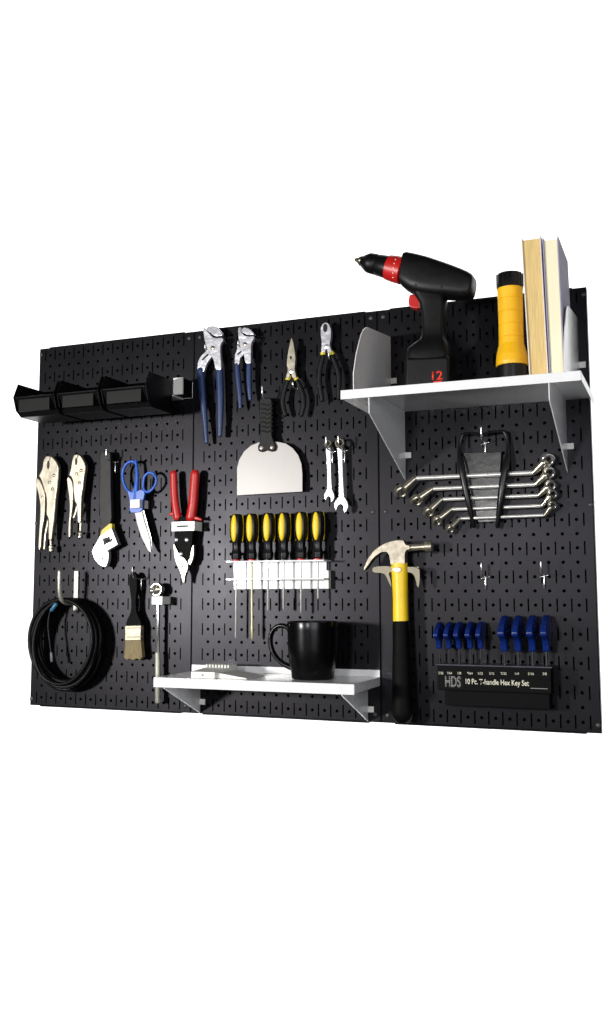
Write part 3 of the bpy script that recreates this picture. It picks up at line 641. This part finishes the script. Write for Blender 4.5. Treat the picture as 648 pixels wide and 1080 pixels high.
# ------------------------------------------------------------------ torch
t = thing('torch', (43.03, 23.65, 4.5), 'yellow torch with black cap standing lens down on the upper shelf beside the books', 'flashlight')
G().lathe((43.03, 23.65, 4.5), (0, 1, 0), [(0, .95), (.05, 1.02), (1.72, 1.0), (1.76, .96)], 24).out('lens_ring', BLACKP, t, bevel=.02)
G().lathe((43.03, 23.65, 4.5), (0, 1, 0), [(1.66, .98), (1.68, 1.06), (1.9, 1.08), (2.4, 1.04), (2.9, .93), (3.15, .86), (3.6, .845), (3.63, .81), (3.67, .845), (4.5, .84), (4.53, .805), (4.57, .84), (5.4, .85), (5.43, .815), (5.47, .85), (6.3, .86), (6.33, .825), (6.37, .86), (7.16, .88)], 48).out('yellow_body', YELT, t, smooth=False)
g = G().lathe((43.03, 23.65, 4.5), (0, 1, 0), [(7.1, .86), (7.12, .91), (7.95, .9), (8.15, .82), (8.18, .1)], 40)
for q in range(16):
    an = 2 * math.pi * q / 16; g.box(43.03 + .88 * math.cos(an) - .05, 43.03 + .88 * math.cos(an) + .05, 30.85, 31.75, 4.5 + .88 * math.sin(an) - .05, 4.5 + .88 * math.sin(an) + .05)
g.out('end_cap', BLACKP, t)
# ------------------------------------------------------------------ books
def book(ub0, ub1, ut0, ut1, vtop, w0, w1, label, pm, cl, cr, cs):
    t = thing('book', ((ub0 + ub1) / 2, 23.65, 5.5), label, 'book')
    vb = 23.65; th = .085
    def slab(a0, a1, b0, b1, v0_, v1_, ww0, ww1):
        g = G(); A = [(a0, v0_), (a1, v0_), (b1, v1_), (b0, v1_)]; return g.prism(A, ww0, ww1)
    slab(ub0, ub0 + th, ut0, ut0 + th, vb, vtop, w0, w1).out('cover', cl, t, bevel=.02)
    slab(ub1 - th, ub1, ut1 - th, ut1, vb, vtop, w0, w1).out('cover', cr, t, bevel=.02)
    slab(ub0 + .002, ub1 - .002, ut0 + .002, ut1 - .002, vb + .01, vtop - .01, w0 - .09, w0 - .002).out('spine', cs, t, bevel=.02)
    slab(ub0 + th + .003, ub1 - th - .003, ut0 + th + .003, ut1 - th - .003, vb + .12, vtop - .14, w0 + .003, w1 - .12).out('pages', pm, t, bevel=.02)
book(44.69, 45.90, 44.40, 45.66, 33.0, 3.0, 8.0, 'book with tan page edges and pale cover, standing next to the torch', PAGET, COVW, COVW, COVW)
book(45.96, 46.93, 45.76, 46.78, 32.8, 2.8, 8.0, 'book with cream page edges and grey purple cover, at the right end of the shelf', PAGEC, COVG, COVG, COVG)
# ------------------------------------------------------------------ offset wrench rack
w = .7; o = px(508, 555, w)
t = thing('wrench_rack', (*o, w), 'black plastic rack with a loop top holding five offset wrenches', 'tool rack')
G().prism(PL([(488, 477), (528.5, 476), (527, 505), (524, 550), (504, 551), (496, 520), (491, 498)], w), w - .35, w - .2).out('centre_panel', POUCH, t, bevel=.04)
G().tube([P3(x, y, w + e) for x, y, e in [(500, 555, .1), (494, 528, .62), (489, 505, .62), (486, 488, .55), (484.6, 476, .1), (485.8, 465, 0), (488, 459, 0), (491, 457.6, 0)]], [.16, .22, .25, .25, .15, .14, .14, .14], 12, flat=.9, smooth=1).out('side_rail', BLACKP, t)
G().tube([P3(x, y, w + e) for x, y, e in [(525, 555, .1), (528.5, 528, .62), (531.5, 505, .62), (535, 488, .55), (536.8, 475, .1), (535.4, 462, 0), (533, 456, 0), (530, 455, 0)]], [.16, .27, .3, .27, .15, .14, .14, .14], 12, flat=.9, smooth=1).out('side_rail', BLACKP, t)
G().tube([P3(x, y, w) for x, y in [(490, 457.8), (499, 456.6), (502, 458), (513, 458), (517, 455.8), (530.5, 455)]], .12, 10, flat=1.4, smooth=1).out('top_loop', BLACKP, t)
def offset_wrench(lb, rb, lh, rh, s, label, w=.95):
    o = px(lb[0], lb[1], w)
    t = thing('offset_wrench', (*o, w), label, 'wrench', 'offset ring wrenches in the black rack')
    A, B, C_, D2 = [Vector(P3(*q, w)) for q in (lh, lb, rb, rh)]
    A.z += .25; D2.z += .1
    r = .15 * s + .02
    G().tube([B, C_], r * .95, 10, ends=False).out('shank', SHANK, t)
    G().tube([B + (C_ - B).normalized() * .1, B, A.lerp(B, .6), A.lerp(B, .25)], [r * .95, r * 1.05, r * 1.5, r * 1.85], 12, smooth=2).out('bend', BRASSY, t)
    G().tube([C_ + (B - C_).normalized() * .1, C_, D2.lerp(C_, .6), D2.lerp(C_, .25)], [r * .95, r * 1.05, r * 1.5, r * 1.85], 12, smooth=2).out('bend', BRASSY, t)
    dl = (A - B).normalized(); dr = (D2 - C_).normalized()
    axl = Vector((dl.y, -dl.x, 0)) * .8 + Vector((0, 0, -.55)); axr = Vector((dr.y, -dr.x, 0)) * .62 + Vector((0, 0, .72))
    G().ring(A, axl, .46 * s, .26 * s, .44 * s, 24).out('ring_end', BRASSY, t)
    G().ring(D2, axr, .44 * s, .27 * s, .42 * s, 24).out('ring_end', CHROME, t)
offset_wrench((438.5, 504.5), (563.3, 498.6), (424, 518.5), (578, 484.8), 1.1, 'longest offset wrench, topmost of the five in the black rack')
offset_wrench((456.3, 515.6), (565.6, 511), (440.5, 527.8), (579.5, 498.5), .98, 'offset wrench directly under the topmost one in the black rack')
offset_wrench((466.3, 526.7), (568.7, 522.6), (453.2, 540), (581, 511.8), .88, 'offset wrench in the middle of the five in the black rack')
offset_wrench((476.4, 537.2), (572.5, 533.4), (462.2, 549.2), (583, 521), .8, 'offset wrench directly above the shortest one in the black rack')
offset_wrench((485.6, 547), (575.6, 543.4), (475.8, 558), (583, 533), .7, 'shortest offset wrench, lowest of the five in the black rack')
# ------------------------------------------------------------------ hammer and its fork bracket
w = 1.3
t = thing('fork_bracket', (*px(422, 604, 1.3), .05), 'grey steel fork bracket spreading either side of the hammer neck', 'bracket')
G().prism(smooth_poly(PL([(393.2, 597.8), (406, 596.6), (414.5, 597.8), (414.5, 603), (410.3, 604.6), (412.6, 611), (413.9, 620.5), (410.6, 615), (407, 606.5), (403, 604.6), (393.2, 604)], w)), w - .1, w + .08).out('fork_arm', FORK, t, bevel=.03)
G().prism(smooth_poly(PL([(422.5, 597.2), (443, 598.2), (443.6, 609.9), (442.3, 620.5), (440.4, 619), (438, 608.4), (434.3, 604), (424, 604)], w)), w - .1, w + .08).out('fork_arm', FORK, t, bevel=.03)
u_, v_ = px(425, 601, w)
G().box(u_ - .9, u_ + .9, v_ - .2, v_ + .25, .03, .12).box(u_ - .85, u_ - .72, v_ - .12, v_ + .12, .12, w - .1).box(u_ + .72, u_ + .85, v_ - .12, v_ + .12, .12, w - .1).out('mount', NICKEL, t, bevel=.02)
t = thing('hammer', (*px(423, 755, w), w), 'claw hammer with yellow shaft and black grip hanging head up', 'hammer')
hp = [(385, 600.5), (388.8, 590.8), (396, 580.5), (406.4, 573.4), (416.7, 570.2), (427, 569.3), (429.3, 574.7), (434, 575.5), (434, 580), (430.6, 580.2), (428.6, 584), (428.8, 597.4), (413.6, 597.4), (412.5, 587), (409.8, 582.3), (403.5, 582.9), (396, 588.2), (390.3, 596.3), (386, 602)]
G().prism(smooth_poly(PL(hp, w)), w - .36, w + .36).out('claw_head', mat('hammer_steel', (.27, .24, .19), .36, metal=.75, var=.3, scale=90, bump=.2, bscale=200), t, bevel=.12, seg=3)
a = Vector(P3(431, 577.8, w)); b = Vector(P3(456.3, 576.2, w)); L_ = (b - a).length
G().lathe(a, b - a, [(-.1, .3), (.15, .27), (.9, .24), (L_ - .58, .28), (L_ - .5, .42), (L_ - .08, .43), (L_, .38)], 28).out('striking_face', NICKEL, t)
G().tube([P3(x, y, w) for x, y in [(421.5, 594), (422, 610), (422.4, 630), (422.8, 655.3)]], [.62, .6, .56, .57], 20, flat=.75, ends=False).out('yellow_shaft', YELH, t)
G().prism(smooth_poly(PL([(416.5, 598.5), (424.5, 598.5), (425.5, 602.5), (420.5, 604.8), (416.5, 602)], w)), w + .42, w + .5).out('wedge_tag', NICKEL, t, bevel=.03)
G().tube([P3(x, y, w) for x, y in [(422.9, 655.4), (423.3, 680), (423.8, 710), (424.2, 735), (424.5, 753)]], [.58, .62, .7, .72, .8], 20, flat=.75, smooth=1).out('black_grip', MATTE, t)
# ------------------------------------------------------------------ hex key stand
t = thing('hex_key_stand', (40.7, 1.95, .05), 'black hex key stand with white lettering at the lower right of the board', 'hex key stand')
st = G().box(36.8, 44.7, 3.05, 4.82, .9, 2.0).out('label_block', MATTE, t, bevel=.05)
G().box(37.2, 44.5, 1.95, 3.05, .1, 1.5).box(36.9, 44.6, 3.05, 4.75, .03, .9).out('lower_block', MATTE, t, bevel=.05)
G().box(36.72, 44.78, 4.77, 4.87, .1, 2.06).out('top_edge', mat('edge_grey_blue', (.03, .032, .05), .3), t, bevel=.02)
def tl(s, x, y, wpx, hpx, m, nm='lettering', bold=0.0):
    c = px(x, y, 2.0); text(s, nm, c[0], c[1], 2.008, hpx / 14.9, m, t, width=wpx / 14.4, bold=bold)
tl('10 Pc. T-handle Hex Key Set', 524.5, 720.6, 63, 7.4, PRINT, bold=.018)
for s_, x, wp in (('3/32', 465.3, 5.2), ('7/64', 474.5, 5), ('1/8', 485, 3.6), ('9/64', 496, 5.6), ('5/32', 507, 5.2), ('3/16', 519, 5), ('7/32', 531.6, 5.6), ('1/4', 545.7, 3.8), ('5/16', 560.4, 5.8), ('3/8', 574.8, 4)):
    tl(s_, x, 710 + (x - 465) * .008, wp, 2.6, PRINT, 'size_mark', bold=.01)
tl('HDS', 478, 719, 16, 11.5, PRINTG, 'logo', bold=.02)
g = G()
for q in range(5):
    c0 = px(469, 714.3 + q * 2.3, 2.0); g.box(c0[0], c0[0] + 1.3, c0[1] - .018, c0[1] + .018, 2.009, 2.016)
g.out('logo_stripes', BLACKP, t)
c0 = px(556, 729.3, 2.0)
tl('allen keys', 568, 724.6, 9, 2.0, PRINTG, 'fine_print') if False else None
G().box(px(560, 726, 2)[0], px(578, 726, 2)[0], px(566, 726.2, 2)[1] - .02, px(566, 726.2, 2)[1] + .02, 2.002, 2.012).out('printed_line', PRINTG, t)
def hexkey(org, sc, label, proto=[{}]):
    key = 'big' if sc > 1.1 else 'small'
    if key in proto[0]: return copy_tree(proto[0][key], org, label)
    t = thing('hex_key', org, label, 'hex key', 'blue T handle hex keys in the black stand')
    u, v, w_ = org
    z = sc
    pr = [(-1.2, 1.15), (-1.15, 1.6), (-.8, 1.9), (-.3, 1.95), (.35, 1.72), (.95, 1.35), (1.22, 1.0), (1.12, .8), (.75, .72), (.4, .55), (.24, .1), (.2, -.1), (-.2, -.1), (-.24, .1), (-.4, .55), (-.75, .72), (-1.05, .85)]
    G().side(smooth_poly([(w_ + a * z, v + b * z) for a, b in pr]), u - .2 * z, u + .2 * z).out('handle', BLUEH, t, bevel=.11 * z, seg=3)
    G().tube([(u, v - .05, w_), (u, v - 1.6, w_)], .055 * z, 8, ends=False).out('stem', DKSTEEL, t)
    proto[0][key] = t; return t
sm = ['small blue hex key at the left end of the stand', 'small blue hex key, second from the left end of the stand', 'small blue hex key in the middle of the five small ones', 'small blue hex key, second from the right of the five small ones', 'small blue hex key next to the empty slot in the stand']
for k, x in enumerate((463.5, 474, 484.5, 496.5, 507.5)):
    c = px(x, 683, 1.4); hexkey((c[0], c[1], 1.4), .93, sm[k])
lg = ['large blue hex key next to the empty slot in the stand', 'large blue hex key, second from the left of the four large ones', 'large blue hex key, second from the right end of the stand', 'large blue hex key at the right end of the stand']
for k, x in enumerate((532.5, 547, 562.3, 576.8)):
    c = px(x, 685.5, 1.4); hexkey((c[0], c[1], 1.4), 1.22, lg[k])
# ------------------------------------------------------------------ studio backdrop, lamps, world
g = G(); g.box(-110, 125, -95, 155, -72, -70)
bd = g.out('backdrop', BDROP, None, smooth=False); bd['kind'] = 'structure'
def area(name, p, target, size, power, col=(1, 1, 1), size_y=None):
    l = bpy.data.lights.new(name, 'AREA'); l.size = size; l.energy = power; l.color = col
    if size_y: l.shape = 'RECTANGLE'; l.size_y = size_y
    o = bpy.data.objects.new(name, l); COL.objects.link(o); o.location = W3(*p)
    o.rotation_euler = (W3(*target) - W3(*p)).to_track_quat('-Z', 'Y').to_euler(); return o
area('key_lamp', (-30, 15, 95), (24, 14, 0), .24, 68, (1, .985, .96))
area('second_lamp', (27, 17, 82), (40, 14, 0), .22, 9, (1, .985, .97))
area('fill_lamp', (68, 19, 78), (30, 14, 0), 1.0, 16, (.93, .95, 1))
# added unseen lamps that whiten the backdrop, behind the board's plane, facing straight back
area('added_backdrop_lamp', (24, 17, -4), (24, 17, -70), .8, 28, size_y=.5)
for lx in (-62, 20, 92):
    area('added_backdrop_lamp', (lx, 128, -6), (lx, 128, -70), 1.6, 66, size_y=.5)
    area('added_backdrop_lamp', (lx, -78, -6), (lx, -78, -70), 1.6, 50, size_y=.5)
area('added_backdrop_lamp', (-75, 30, -6), (-75, 30, -70), .5, 40, size_y=1.4)
wd = bpy.data.worlds.new('World'); SC.world = wd; wd.use_nodes = True
wd.node_tree.nodes['Background'].inputs[0].default_value = (.9, .93, 1, 1)
wd.node_tree.nodes['Background'].inputs[1].default_value = 0.02
SC.cycles.caustics_reflective = False; SC.cycles.caustics_refractive = False
SC.view_settings.view_transform = 'Standard'; SC.view_settings.look = 'None'; SC.view_settings.exposure = 0; SC.view_settings.gamma = 1
for o in bpy.data.objects:
    if 'org' in o.keys(): del o['org']
